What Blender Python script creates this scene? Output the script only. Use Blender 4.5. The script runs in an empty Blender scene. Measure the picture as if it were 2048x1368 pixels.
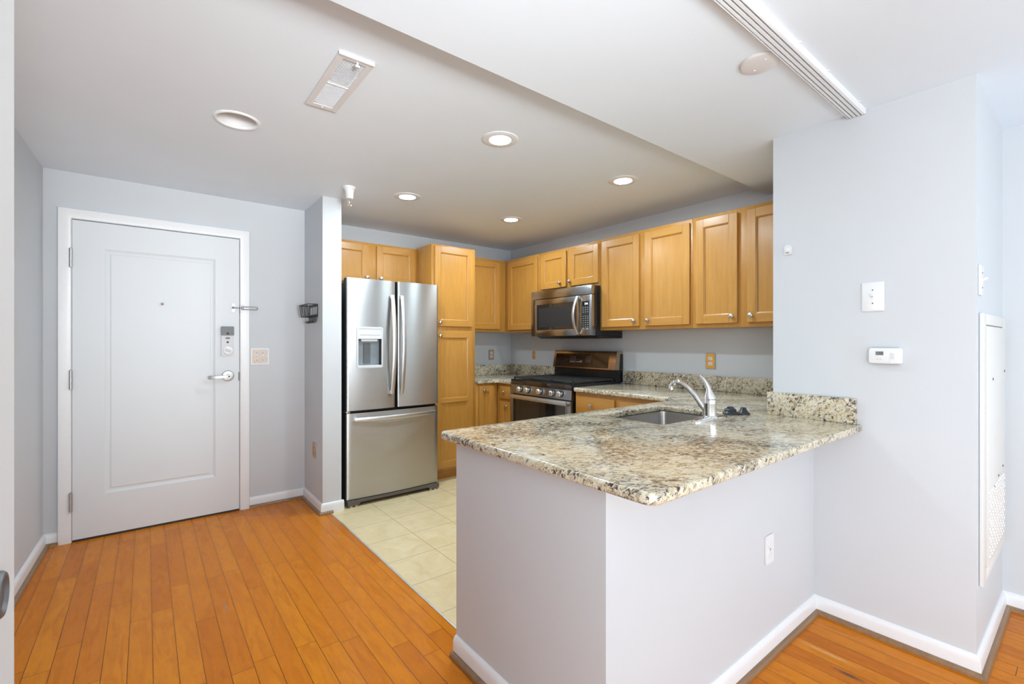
import bpy, bmesh, math, random
from mathutils import Vector, Matrix
random.seed(7)
S = bpy.context.scene
COL = S.collection
PI = math.pi

# ---------------------------------------------------------------- camera
F_PX = 929.387
CAM_H = 1.27
cd = bpy.data.cameras.new('camera'); cam = bpy.data.objects.new('camera', cd); COL.objects.link(cam)
cd.sensor_fit = 'HORIZONTAL'; cd.sensor_width = 36.0; cd.lens = F_PX / 2048 * 36
cd.shift_y = 2.0 / 2048
cd.clip_start = 0.02
cam.location = (0, 0, CAM_H)
cam.rotation_euler = (PI / 2, 0, -math.radians(38.2245))
S.camera = cam

# ---------------------------------------------------------------- view, world, daylight, added fill lights
S.view_settings.view_transform = 'Standard'; S.view_settings.look = 'None'
S.view_settings.gamma = 1.0; S.view_settings.use_curve_mapping = False
S.view_settings.exposure = 0.27
S.cycles.use_denoising = True
S.cycles.max_bounces = 12; S.cycles.diffuse_bounces = 8; S.cycles.glossy_bounces = 6
S.cycles.caustics_reflective = False; S.cycles.caustics_refractive = False
w = bpy.data.worlds.new('sky'); S.world = w; w.use_nodes = True
bg = w.node_tree.nodes['Background']; bg.inputs[0].default_value = (0.82, 0.92, 1.0, 1); bg.inputs[1].default_value = 1.2

def area(name, loc, rot, sx, sy, power, color):
    l = bpy.data.lights.new(name, 'AREA'); l.shape = 'RECTANGLE'; l.size = sx; l.size_y = sy
    l.energy = power; l.color = color
    o = bpy.data.objects.new(name, l); COL.objects.link(o); o.location = loc; o.rotation_euler = rot
    return o
DAY = (0.94, 0.97, 1.0)
area('daylight_rear', (0.4, -3.88, 1.20), (math.radians(92), 0, 0), 5.2, 2.2, 22, DAY)       # sky through the glazed living-room wall
area('upward_fill', (0.4, -3.86, 0.50), (math.radians(125), 0, 0), 5.2, 0.9, 50, DAY)      # added fill light, tipped up to whiten the ceiling
area('side_fill', (-2.66, -1.55, 1.20), (math.radians(98), 0, -PI / 2), 3.0, 2.2, 114, DAY)   # added fill through an invented side window, for the thermostat wall
area('bounce_fill', (-0.3, -0.9, 1.45), (PI, 0, 0), 0.7, 0.7, 14, (0.92, 0.97, 1.0))   # added unseen fill behind the camera, turned up to the ceiling
ff = area('entry_fill', (0.35, -1.7, 1.35), (0, 0, 0), 0.6, 0.6, 13.5, (0.92, 0.97, 1.0))   # second added fill, tipped up at the entry ceiling
ff.rotation_euler = (Vector((0.75, 4.0, 2.75)) - ff.location).to_track_quat('-Z', 'Y').to_euler(); ff.data.spread = math.radians(56)
sl = bpy.data.lights.new('front_fill', 'SUN'); sl.energy = 0.08; sl.angle = math.radians(16); sl.color = (0.95, 0.98, 1.0)
so = bpy.data.objects.new('front_fill', sl); COL.objects.link(so)
so.rotation_euler = Vector((-0.15, 0.99, -0.005)).to_track_quat('-Z', 'Y').to_euler()   # added level sun lamp, evens out the frontal light

# ---------------------------------------------------------------- materials
def srgb(r, g, b):
    def f(c):
        c /= 255.0
        return c / 12.92 if c <= 0.04045 else ((c + 0.055) / 1.055) ** 2.4
    return (f(r), f(g), f(b), 1)

class NT:
    def __init__(s, name):
        s.m = bpy.data.materials.new(name); s.m.use_nodes = True
        s.t = s.m.node_tree; s.b = s.t.nodes['Principled BSDF']
    def n(s, typ, **kw):
        nd = s.t.nodes.new(typ)
        for k, v in kw.items(): setattr(nd, k, v)
        return nd
    def l(s, a, b): s.t.links.new(a, b)
    def set(s, **kw):
        for k, v in kw.items(): s.b.inputs[k.replace('_', ' ')].default_value = v
    def math(s, op, a, b=None, c=None):
        nd = s.n('ShaderNodeMath', operation=op)
        for i, v in enumerate((a, b, c)):
            if v is None: continue
            if isinstance(v, (int, float)): nd.inputs[i].default_value = v
            else: s.l(v, nd.inputs[i])
        return nd.outputs[0]
    def mix(s, f, a, b, mode='MIX'):
        nd = s.n('ShaderNodeMix', data_type='RGBA', blend_type=mode)
        for sock, v in ((nd.inputs[0], f), (nd.inputs[6], a), (nd.inputs[7], b)):
            if hasattr(v, 'links'): s.l(v, sock)
            else: sock.default_value = v
        return nd.outputs[2]
    def noise(s, vec, scale, detail=2, rough=0.5, dist=0.0):
        nd = s.n('ShaderNodeTexNoise'); nd.inputs['Scale'].default_value = scale
        nd.inputs['Detail'].default_value = detail; nd.inputs['Roughness'].default_value = rough
        nd.inputs['Distortion'].default_value = dist
        if vec is not None: s.l(vec, nd.inputs['Vector'])
        return nd.outputs[0]
    def ramp(s, f, stops):
        nd = s.n('ShaderNodeValToRGB'); e = nd.color_ramp.elements
        while len(e) < len(stops): e.new(0.5)
        for el, (p, c) in zip(e, stops):
            el.position = p; el.color = c if len(c) == 4 else (*c, 1)
        s.l(f, nd.inputs[0]); return nd.outputs[0]
    def coord(s, which='Object', scale=(1, 1, 1), rot=(0, 0, 0)):
        tc = s.n('ShaderNodeTexCoord'); mp = s.n('ShaderNodeMapping')
        mp.inputs['Scale'].default_value = scale; mp.inputs['Rotation'].default_value = rot
        s.l(tc.outputs[which], mp.inputs[0]); return mp.outputs[0]
    def bump(s, h, strength, dist=0.001):
        nd = s.n('ShaderNodeBump'); nd.inputs['Strength'].default_value = strength
        nd.inputs['Distance'].default_value = dist
        s.l(h, nd.inputs['Height']); s.l(nd.outputs[0], s.b.inputs['Normal'])

def plain(name, col, rough=0.5, metal=0.0, coat=0.0, spec=0.5, var=0.03, scale=40):
    """one colour, a little uneven"""
    t = NT(name); t.set(Roughness=rough, Metallic=metal, Coat_Weight=coat, Specular_IOR_Level=spec)
    v = t.coord()
    c = t.ramp(t.noise(v, scale, 2), [(0.3, tuple(x * (1 - var) for x in col[:3])), (0.7, tuple(min(1, x * (1 + var)) for x in col[:3]))])
    t.l(c, t.b.inputs['Base Color'])
    return t.m

def paint(name, col, rough=0.6, bump=0.12):
    t = NT(name); t.set(Roughness=rough, Specular_IOR_Level=0.3)
    v = t.coord()
    c = t.ramp(t.noise(v, 3, 3), [(0.35, tuple(x * 0.985 for x in col[:3])), (0.65, col)])
    t.l(c, t.b.inputs['Base Color']); t.bump(t.noise(v, 260, 3, 0.6), bump, 0.0006)
    return t.m

def maple(name, axis, tint=1.0, dark=False):
    t = NT(name); t.set(Roughness=0.32, Coat_Weight=0.25, Coat_Roughness=0.2)
    oi = t.n('ShaderNodeObjectInfo')
    tc = t.n('ShaderNodeTexCoord'); add = t.n('ShaderNodeVectorMath', operation='ADD')
    sc = t.n('ShaderNodeVectorMath', operation='SCALE'); sc.inputs[0].default_value = (9, 5, 7)
    t.l(oi.outputs['Random'], sc.inputs['Scale']); t.l(tc.outputs['Object'], add.inputs[0]); t.l(sc.outputs[0], add.inputs[1])
    mp = t.n('ShaderNodeMapping')
    mp.inputs['Scale'].default_value = {'z': (14, 14, 1.2), 'x': (1.2, 14, 14)}[axis]
    t.l(add.outputs[0], mp.inputs[0])
    n1 = t.noise(mp.outputs[0], 3.2, 5, 0.6, 0.6)
    n2 = t.noise(add.outputs[0], 2.2, 2)
    a, b, c = (srgb(174, 122, 52), srgb(182, 130, 59), srgb(189, 138, 68))
    if dark: a, b, c = (srgb(122, 92, 62), srgb(136, 104, 72), srgb(148, 116, 82))
    col = t.ramp(n1, [(0.3, a), (0.52, b), (0.72, c)])
    col = t.mix(t.ramp(n2, [(0.35, (0, 0, 0)), (0.7, (0.35, 0.35, 0.35))]), col, a)
    t.l(col, t.b.inputs['Base Color']); t.bump(n1, 0.05, 0.0005)
    return t.m

def granite(name):
    t = NT(name); t.set(Roughness=0.16, Coat_Weight=0.25, Coat_Roughness=0.05)
    tc = t.n('ShaderNodeTexCoord'); mp = t.n('ShaderNodeMapping', vector_type='TEXTURE')    # streaks run along one slanted direction
    mp.inputs['Rotation'].default_value = (0, math.radians(-30), math.radians(-35)); mp.inputs['Scale'].default_value = (2.1, 0.85, 0.85)
    t.l(tc.outputs['Object'], mp.inputs[0]); v = mp.outputs[0]
    big = t.noise(v, 5.5, 3, 0.55, 0.5)
    base = t.ramp(t.noise(v, 26, 5, 0.65, 0.5), [(0.30, srgb(166, 152, 124)), (0.44, srgb(200, 187, 158)), (0.56, srgb(212, 203, 180)), (0.70, srgb(196, 192, 180))])
    dens = t.math('MULTIPLY', t.math('SUBTRACT', big, 0.5), 0.34)
    mid = t.ramp(t.math('ADD', t.noise(v, 58, 5, 0.68, 0.4), dens), [(0.50, (0, 0, 0)), (0.60, (1, 1, 1))])
    base = t.mix(t.math('MULTIPLY', mid, 0.72), base, srgb(132, 116, 92))
    dark = t.ramp(t.math('ADD', t.noise(v, 84, 5, 0.66, 0.6), dens), [(0.535, (0, 0, 0)), (0.59, (1, 1, 1))])
    base = t.mix(t.math('MULTIPLY', dark, 0.95), base, srgb(56, 50, 50))
    grey = t.ramp(t.noise(v, 70, 4, 0.6, 0.3), [(0.57, (0, 0, 0)), (0.63, (1, 1, 1))])
    base = t.mix(t.math('MULTIPLY', grey, 0.6), base, srgb(150, 148, 146))
    gar = t.ramp(t.noise(v, 30, 1, 0.4), [(0.735, (0, 0, 0)), (0.75, (1, 1, 1))])
    base = t.mix(gar, base, srgb(74, 38, 30))
    t.l(base, t.b.inputs['Base Color'])
    return t.m

WEAR = [(2.112, 0.600, .016, .060, srgb(92, 66, 52), .85), (2.190, 0.700, .012, .13, srgb(222, 180, 128), .5), (0.300, 2.61, .006, .085, srgb(150, 128, 104), .7)]
def wood_floor(name):
    t = NT(name); t.set(Roughness=0.27, Specular_IOR_Level=0.12)
    tc = t.n('ShaderNodeTexCoord'); sp = t.n('ShaderNodeSeparateXYZ'); t.l(tc.outputs['Object'], sp.inputs[0])
    W = 0.0783; L = 0.92
    xs = t.math('DIVIDE', t.math('ADD', sp.outputs[0], 0.370), W)
    row = t.math('FLOOR', xs); fx = t.math('FRACT', xs)
    wn = t.n('ShaderNodeTexWhiteNoise', noise_dimensions='1D'); t.l(row, wn.inputs['W'])
    ys = t.math('ADD', t.math('DIVIDE', sp.outputs[1], L), t.math('MULTIPLY', wn.outputs['Value'], 7.3))
    cell = t.math('FLOOR', ys); fy = t.math('FRACT', ys)
    cmb = t.n('ShaderNodeCombineXYZ'); t.l(row, cmb.inputs[0]); t.l(cell, cmb.inputs[1])
    wn2 = t.n('ShaderNodeTexWhiteNoise', noise_dimensions='3D'); t.l(cmb.outputs[0], wn2.inputs['Vector'])
    rnd = wn2.outputs['Value']
    # grain, shifted for every board
    off = t.n('ShaderNodeVectorMath', operation='SCALE'); t.l(wn2.outputs['Color'], off.inputs[0]); off.inputs['Scale'].default_value = 20
    ad = t.n('ShaderNodeVectorMath', operation='ADD'); t.l(tc.outputs['Object'], ad.inputs[0]); t.l(off.outputs[0], ad.inputs[1])
    mp = t.n('ShaderNodeMapping'); mp.inputs['Scale'].default_value = (9, 1.4, 1); t.l(ad.outputs[0], mp.inputs[0])
    gr = t.noise(mp.outputs[0], 2.6, 6, 0.62, 1.6)
    fine = t.noise(mp.outputs[0], 22, 3, 0.6, 0.8)
    col = t.ramp(rnd, [(0.0, srgb(194, 110, 18)), (0.35, srgb(206, 122, 20)), (0.7, srgb(212, 130, 24)), (1.0, srgb(200, 116, 22))])
    col = t.mix(t.ramp(gr, [(0.42, (0, 0, 0)), (0.78, (0.6, 0.6, 0.6))]), col, srgb(166, 84, 12))
    col = t.mix(t.ramp(fine, [(0.5, (0, 0, 0)), (0.8, (0.35, 0.35, 0.35))]), col, srgb(174, 92, 14))
    # joints
    jx = t.math('LESS_THAN', t.math('MINIMUM', fx, t.math('SUBTRACT', 1.0, fx)), 0.015)
    jy = t.math('LESS_THAN', t.math('MINIMUM', fy, t.math('SUBTRACT', 1.0, fy)), 0.0012)
    j = t.math('MAXIMUM', jx, jy)
    col = t.mix(t.math('MULTIPLY', j, 0.9), col, srgb(74, 36, 16))
    wob = t.math('MULTIPLY', t.math('SUBTRACT', t.noise(tc.outputs['Object'], 30, 3, 0.6), 0.5), 0.9)
    for cx, cy, a, b, c, k in WEAR:     # worn and stained spots: centre, half width, half length, colour, strength
        dx = t.math('DIVIDE', t.math('SUBTRACT', sp.outputs[0], cx), a); dy = t.math('DIVIDE', t.math('SUBTRACT', sp.outputs[1], cy), b)
        d = t.math('ADD', t.math('SQRT', t.math('ADD', t.math('MULTIPLY', dx, dx), t.math('MULTIPLY', dy, dy))), wob)
        m = t.ramp(d, [(0.35, (k, k, k)), (1.0, (0, 0, 0))])
        col = t.mix(m, col, c)
    t.l(col, t.b.inputs['Base Color'])
    h = t.math('SUBTRACT', t.math('MULTIPLY', gr, 0.15), j); t.bump(h, 0.25, 0.0006)
    t.l(t.ramp(gr, [(0.3, (0.22,) * 3), (0.8, (0.34,) * 3)]), t.b.inputs['Roughness'])
    return t.m

def tile_floor(name):
    t = NT(name); t.set(Roughness=0.35)
    tc = t.n('ShaderNodeTexCoord'); sp = t.n('ShaderNodeSeparateXYZ'); t.l(tc.outputs['Object'], sp.inputs[0])
    P = 0.3105
    xs = t.math('DIVIDE', t.math('SUBTRACT', sp.outputs[0], 1.090), P); ys = t.math('DIVIDE', t.math('SUBTRACT', sp.outputs[1], 3.165 - 5 * P), P)
    fx = t.math('FRACT', xs); fy = t.math('FRACT', ys)
    cmb = t.n('ShaderNodeCombineXYZ'); t.l(t.math('FLOOR', xs), cmb.inputs[0]); t.l(t.math('FLOOR', ys), cmb.inputs[1])
    wn = t.n('ShaderNodeTexWhiteNoise', noise_dimensions='3D'); t.l(cmb.outputs[0], wn.inputs['Vector'])
    n1 = t.noise(tc.outputs['Object'], 7, 6, 0.65, 0.8); n2 = t.noise(tc.outputs['Object'], 60, 3, 0.6)
    col = t.ramp(n1, [(0.3, srgb(214, 194, 148)), (0.5, srgb(226, 208, 166)), (0.72, srgb(236, 220, 184))])
    col = t.mix(t.math('MULTIPLY', n2, 0.25), col, srgb(206, 180, 130))
    col = t.mix(t.math('MULTIPLY', wn.outputs['Value'], 0.22), col, srgb(214, 192, 140))
    m = t.math('MINIMUM', t.math('MINIMUM', fx, t.math('SUBTRACT', 1.0, fx)), t.math('MINIMUM', fy, t.math('SUBTRACT', 1.0, fy)))
    j = t.math('LESS_THAN', m, 0.0075)
    col = t.mix(j, col, srgb(176, 156, 116))
    t.l(col, t.b.inputs['Base Color']); t.bump(t.math('SUBTRACT', t.math('MULTIPLY', n1, 0.3), j), 0.3, 0.001)
    return t.m

def steel(name, col, rough, axis='x', aniso=0.5, var=0.06):
    t = NT(name); t.set(Metallic=1.0, Roughness=rough, Anisotropic=aniso, Anisotropic_Rotation=0.25 if axis == 'x' else 0.0)
    sc = {'x': (3, 3, 900), 'z': (900, 900, 3)}[axis]
    v = t.coord(scale=sc)
    n = t.noise(v, 1.0, 3, 0.6)
    t.l(t.ramp(n, [(0.3, tuple(x * (1 - var) for x in col[:3])), (0.7, col)]), t.b.inputs['Base Color'])
    t.l(t.ramp(n, [(0.3, (rough * 0.9,) * 3), (0.7, (rough * 1.12,) * 3)]), t.b.inputs['Roughness'])
    tg = t.n('ShaderNodeTangent', direction_type='RADIAL', axis='Z' if axis == 'x' else 'X')
    t.l(tg.outputs[0], t.b.inputs['Tangent'])
    return t.m

def glow(name, col, strength):
    t = NT(name); t.set(Base_Color=(0.9, 0.9, 0.9, 1), Emission_Color=col, Emission_Strength=strength)
    return t.m

M = {}
M['wall'] = paint('wall_paint_pale_blue_grey', (0.585, 0.612, 0.638, 1))
M['ceil'] = paint('ceiling_paint_white', (0.76, 0.825, 0.89, 1), 0.7, 0.18)
M['trim'] = plain('trim_white_semi_gloss', (0.77, 0.785, 0.80, 1), 0.32, var=0.01)
M['door'] = paint('door_white_paint', (0.70, 0.735, 0.76, 1), 0.42, 0.05)
M['flatdoor'] = paint('door_flat_paint', (0.66, 0.67, 0.67, 1), 0.75, 0.05)
M['oldwhite'] = paint('panel_warm_white_paint', (0.69, 0.68, 0.655, 1), 0.45, 0.05)
M['floor'] = wood_floor('oak_strip_floor'); M['tile'] = tile_floor('beige_floor_tile')
M['added_carpet'] = plain('added_pale_carpet', (0.72, 0.71, 0.69, 1), 0.9, var=0.06, scale=200)  # added out of view to weaken the orange bounce
M['shoe'] = maple('shoe_moulding_brown', 'x', dark=True)
M['mv'] = maple('maple_upright_grain', 'z'); M['mh'] = maple('maple_level_grain', 'x')
M['mdark'] = maple('maple_toe_board', 'x')
M['granite'] = granite('speckled_granite')
M['steel'] = steel('brushed_stainless', (0.57, 0.575, 0.58, 1), 0.32, 'x', 0.85)
M['steelv'] = steel('stainless_handle', (0.68, 0.69, 0.70, 1), 0.36, 'z', 0.3)
M['slate'] = steel('dark_stainless', (0.39, 0.40, 0.41, 1), 0.24, 'x', 0.4)
M['sink'] = steel('sink_stainless', (0.42, 0.40, 0.38, 1), 0.3, 'x', 0.3)
M['bronze'] = steel('bronze_stainless', (0.50, 0.38, 0.27, 1), 0.25, 'x', 0.3)
M['chrome'] = plain('chrome', (0.86, 0.87, 0.88, 1), 0.07, 1.0, var=0.01)
M['nickel'] = plain('satin_nickel', (0.50, 0.495, 0.49, 1), 0.36, 1.0, var=0.03)
M['pewter'] = plain('dark_pewter', (0.16, 0.16, 0.165, 1), 0.5, 0.6, var=0.03)
M['gunmetal'] = plain('dull_steel', (0.30, 0.30, 0.30, 1), 0.42, 1.0, var=0.03)
M['alum'] = plain('aluminium', (0.74, 0.75, 0.76, 1), 0.35, 1.0, var=0.02)
M['black'] = plain('black_enamel', (0.012, 0.012, 0.013, 1), 0.22, var=0.1)
M['blackm'] = plain('black_matt', (0.016, 0.016, 0.017, 1), 0.55, var=0.1)
M['iron'] = plain('cast_iron', (0.028, 0.028, 0.027, 1), 0.5, var=0.2, scale=120)
M['glass'] = plain('black_glass', (0.018, 0.017, 0.017, 1), 0.05, coat=0.3, var=0.05)
M['brownglass'] = plain('brown_black_glass', (0.035, 0.022, 0.014, 1), 0.07, coat=0.3, var=0.05)
M['kick'] = plain('grey_brown_plastic', srgb(92, 86, 80), 0.45, var=0.05)
M['greyp'] = plain('grey_plastic', srgb(132, 142, 148), 0.35, var=0.03)
M['dgrey'] = plain('dark_grey_plastic', srgb(92, 96, 98), 0.4, var=0.05)
M['silverp'] = plain('silver_plastic', srgb(206, 208, 210), 0.5, 0.0, var=0.02)
M['whitep'] = plain('white_plastic', (0.73, 0.735, 0.745, 1), 0.35, var=0.01)
M['offwhite'] = plain('off_white_plastic', srgb(216, 214, 213), 0.45, var=0.01)
M['tan'] = plain('tan_plate', srgb(196, 156, 112), 0.45, var=0.12, scale=60)
M['amber'] = plain('amber_wood_plate', srgb(226, 164, 62), 0.4, var=0.08, scale=50)
M['beige'] = plain('beige_stone_plate', srgb(212, 200, 190), 0.5, var=0.08, scale=60)
M['wire'] = plain('dark_wire', (0.03, 0.032, 0.035, 1), 0.45, 0.4, var=0.1)
M['rubber'] = plain('black_rubber', (0.016, 0.022, 0.032, 1), 0.32, var=0.15)
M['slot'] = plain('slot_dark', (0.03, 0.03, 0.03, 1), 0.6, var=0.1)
M['lcd'] = plain('lcd_grey', srgb(120, 126, 124), 0.2, var=0.02)
M['lens'] = glow('led_lens', (0.76, 0.91, 1.0, 1), 365.0)
M['digit'] = glow('display_digits', (0.55, 0.85, 1.0, 1), 2.2)
M['print'] = plain('pale_print', (0.55, 0.54, 0.52, 1), 0.5)
M['printd'] = plain('dark_print', (0.10, 0.10, 0.10, 1), 0.5)

# ---------------------------------------------------------------- mesh helpers
class G:
    def __init__(s): s.bm = bmesh.new()
    def box(s, x0, x1, y0, y1, z0, z1, mi=0, bev=0.0, seg=2):
        vs = [s.bm.verts.new((x, y, z)) for x in (x0, x1) for y in (y0, y1) for z in (z0, z1)]
        idx = ((0, 1, 3, 2), (4, 6, 7, 5), (0, 4, 5, 1), (2, 3, 7, 6), (0, 2, 6, 4), (1, 5, 7, 3))
        fs = [s.bm.faces.new([vs[i] for i in f]) for f in idx]
        for f in fs: f.material_index = mi
        if bev > 0:
            es = list({e for f in fs for e in f.edges})
            r = bmesh.ops.bevel(s.bm, geom=es, offset=bev, segments=seg, affect='EDGES', profile=0.5)
            for f in r['faces']: f.material_index = mi
        return s
    def quad(s, pts, mi=0):
        f = s.bm.faces.new([s.bm.verts.new(p) for p in pts]); f.material_index = mi; return s
    def loft(s, rings, mi=0, closed=True, caps=True, first=True):
        R = [[s.bm.verts.new(p) for p in r] for r in rings]
        n = len(R[0])
        for a, b in zip(R, R[1:]):
            for i in range(n if closed else n - 1):
                j = (i + 1) % n
                f = s.bm.faces.new((a[i], a[j], b[j], b[i])); f.material_index = mi
        if caps and closed:
            if first: f = s.bm.faces.new(list(reversed(R[0]))); f.material_index = mi
            f = s.bm.faces.new(R[-1]); f.material_index = mi
        return s
    def lathe(s, prof, o=(0, 0, 0), axis='z', n=32, mi=0, caps=True):
        """prof: (radius, height) along axis"""
        rings = []
        for r, h in prof:
            r = max(r, 1e-5); ring = []
            for i in range(n):
                a = 2 * PI * i / n; c, d = r * math.cos(a), r * math.sin(a)
                p = {'z': (c, d, h), '-z': (c, -d, -h), 'y': (d, h, c), '-y': (c, -h, d), 'x': (h, c, d), '-x': (-h, d, c)}[axis]
                ring.append((p[0] + o[0], p[1] + o[1], p[2] + o[2]))
            rings.append(ring)
        return s.loft(rings, mi, True, caps)
    def tube(s, pts, rad, n=12, mi=0, up=(0, 0, 1), sq=None):
        """round tube along points; sq=(half width, half height) makes a flat bar; rad may be a list"""
        P = [Vector(p) for p in pts]; rings = []
        for i, p in enumerate(P):
            t = (P[min(i + 1, len(P) - 1)] - P[max(i - 1, 0)]).normalized()
            u = Vector(up); u = (u - t * u.dot(t))
            if u.length < 1e-4: u = Vector((1, 0, 0)) - t * t.x
            u.normalize(); v = t.cross(u)
            r = rad[i] if isinstance(rad, (list, tuple)) else rad
            if sq:
                a, b = sq
                ring = [p + u * (a * cx) + v * (b * cy) for cx, cy in ((1, .7), (.8, 1), (-.8, 1), (-1, .7), (-1, -.7), (-.8, -1), (.8, -1), (1, -.7))]
            else:
                ring = [p + u * (r * math.cos(2 * PI * k / n)) + v * (r * math.sin(2 * PI * k / n)) for k in range(n)]
            rings.append(ring)
        return s.loft(rings, mi)
    def prism(s, poly, d0, d1, fn, mi=0):
        """poly in 2-D, pushed from d0 to d1; fn(u, v, d) -> xyz"""
        return s.loft([[fn(u, v, d0) for u, v in poly], [fn(u, v, d1) for u, v in poly]], mi)
    def sphere(s, c, r, mi=0, sc=(1, 1, 1), n=16):
        prof = [(r * math.sin(PI * i / n), -r * math.cos(PI * i / n)) for i in range(n + 1)]
        rings = [[(c[0] + sc[0] * max(q, 1e-5) * math.cos(2 * PI * k / n), c[1] + sc[1] * max(q, 1e-5) * math.sin(2 * PI * k / n), c[2] + sc[2] * h) for k in range(n)] for q, h in prof]
        return s.loft(rings, mi)
    def build(s, name, mats, parent=None, angle=35, loc=None):
        bmesh.ops.recalc_face_normals(s.bm, faces=s.bm.faces[:])
        me = bpy.data.meshes.new(name); s.bm.to_mesh(me); s.bm.free()
        for m in (mats if isinstance(mats, (list, tuple)) else [mats]): me.materials.append(M[m])
        for p in me.polygons: p.use_smooth = True
        me.set_sharp_from_angle(angle=math.radians(angle))
        o = bpy.data.objects.new(name, me); COL.objects.link(o)
        if parent: o.parent = parent
        if loc: o.location = loc
        return o

def tag(o, label, cat, group=None):
    o['label'] = label; o['category'] = cat
    if group: o['group'] = group
    return o
def struct(o, label=None, cat=None):
    o['kind'] = 'structure'
    if label: o['label'] = label
    if cat: o['category'] = cat
    return o
ROT = {'Y': 0.0, 'X': -PI / 2, '-Y': PI}
def thing(name, label, cat, loc, face='Y', group=None):
    """Empty at the thing's base. local x = to the viewer's right, -y = out of the wall, z = up"""
    o = bpy.data.objects.new(name, None); COL.objects.link(o); o.empty_display_size = 0.05
    o.location = loc; o.rotation_euler = (0, 0, ROT[face])
    return tag(o, label, cat, group)

def to_mesh_object(ob, name, mat, parent=None, angle=35):
    COL.objects.link(ob); bpy.context.view_layer.update()
    dg = bpy.context.evaluated_depsgraph_get()
    me = bpy.data.meshes.new_from_object(ob.evaluated_get(dg)); me.name = name
    bpy.data.objects.remove(ob)
    me.materials.clear(); me.materials.append(M[mat])
    for p in me.polygons: p.use_smooth = True; p.material_index = 0
    me.set_sharp_from_angle(angle=math.radians(angle))
    o = bpy.data.objects.new(name, me); COL.objects.link(o)
    if parent: o.parent = parent
    return o

def slab(name, mat, outlines, z0, z1, bev=0.0, parent=None):
    """flat slab with holes: first outline is the outside"""
    cu = bpy.data.curves.new(name + '_outline', 'CURVE'); cu.dimensions = '2D'; cu.fill_mode = 'BOTH'
    for pts in outlines:
        sp = cu.splines.new('POLY'); sp.points.add(len(pts) - 1); sp.use_cyclic_u = True
        for p, (x, y) in zip(sp.points, pts): p.co = (x, y, 0, 1)
    cu.extrude = (z1 - z0) / 2 - bev; cu.bevel_depth = bev; cu.bevel_resolution = 3; cu.offset = -bev
    ob = bpy.data.objects.new(name, cu)
    o = to_mesh_object(ob, name, mat, parent); 
    for v in o.data.vertices: v.co.z += (z0 + z1) / 2
    bm = bmesh.new(); bm.from_mesh(o.data); bmesh.ops.remove_doubles(bm, verts=bm.verts[:], dist=1e-5); bmesh.ops.recalc_face_normals(bm, faces=bm.faces[:]); bm.to_mesh(o.data); bm.free(); o.data.set_sharp_from_angle(angle=math.radians(35))
    return o

def text(name, body, size, loc, rot, mat, parent, depth=0.0004):
    cu = bpy.data.curves.new(name, 'FONT'); cu.body = body; cu.size = size; cu.extrude = depth
    cu.align_x = 'CENTER'; cu.align_y = 'CENTER'
    o = to_mesh_object(bpy.data.objects.new(name, cu), name, mat, parent)
    o.location = loc; o.rotation_euler = rot
    return o

def rounded(x0, x1, y0, y1, r, n=5):
    pts = []
    for cx, cy, a0 in ((x1 - r, y1 - r, 0), (x0 + r, y1 - r, 90), (x0 + r, y0 + r, 180), (x1 - r, y0 + r, 270)):
        for i in range(n + 1):
            a = math.radians(a0 + 90 * i / n); pts.append((cx + r * math.cos(a), cy + r * math.sin(a)))
    return pts
def fillet(pts, radii, n=6):
    out = []
    for i, p in enumerate(pts):
        r = radii[i]
        if r <= 0: out.append(p); continue
        a = Vector(pts[i - 1]); b = Vector(p); c = Vector(pts[(i + 1) % len(pts)])
        u = (a - b).normalized(); v = (c - b).normalized()
        ang = u.angle(v); d = r / math.tan(ang / 2); ctr = b + (u + v).normalized() * (r / math.sin(ang / 2))
        p0 = b + u * d; p1 = b + v * d
        a0 = math.atan2(p0.y - ctr.y, p0.x - ctr.x); a1 = math.atan2(p1.y - ctr.y, p1.x - ctr.x)
        da = (a1 - a0 + PI) % (2 * PI) - PI
        for k in range(n + 1):
            a_ = a0 + da * k / n; out.append((ctr.x + r * math.cos(a_), ctr.y + r * math.sin(a_)))
    return out
XZ = lambda u, v, d: (u, d, v)          # outline in the wall plane, pushed along y
XY = lambda u, v, d: (u, v, d)
YZ = lambda u, v, d: (d, u, v)

def sweep_path(path, prof, i0, i1):
    """mitred sweep of prof (d = out from the wall, z) along a floor path (room on the right-hand side)"""
    P = [Vector(p) for p in path]; rings = []
    for i in range(i0, i1 + 1):
        ds = []
        if i > 0: ds.append((P[i] - P[i - 1]).normalized())
        if i < len(P) - 1: ds.append((P[i + 1] - P[i]).normalized())
        ns = [Vector((d.y, -d.x)) for d in ds]
        n = ns[0] if len(ns) == 1 else (ns[0] + ns[1]).normalized()
        k = 1.0 if len(ns) == 1 else 1.0 / max(0.2, n.dot(ns[0]))
        rings.append([(P[i].x + n.x * d * k, P[i].y + n.y * d * k, z) for d, z in prof])
    return rings
BB = [(0.0, 0.0), (0.016, 0.0), (0.016, 0.055), (0.013, 0.067), (0.008, 0.074), (0.003, 0.078), (0.0, 0.078)]
SHOE = [(0.016, 0.0), (0.034, 0.0), (0.0335, 0.006), (0.031, 0.012), (0.026, 0.017), (0.02, 0.019), (0.016, 0.019)]

# ---------------------------------------------------------------- the room
ZK, ZL = 2.362, 2.300            # kitchen/entry ceiling, living-room ceiling
YD = 4.078                       # entrance wall
XB = 1.085                       # where boards meet tiles
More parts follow.
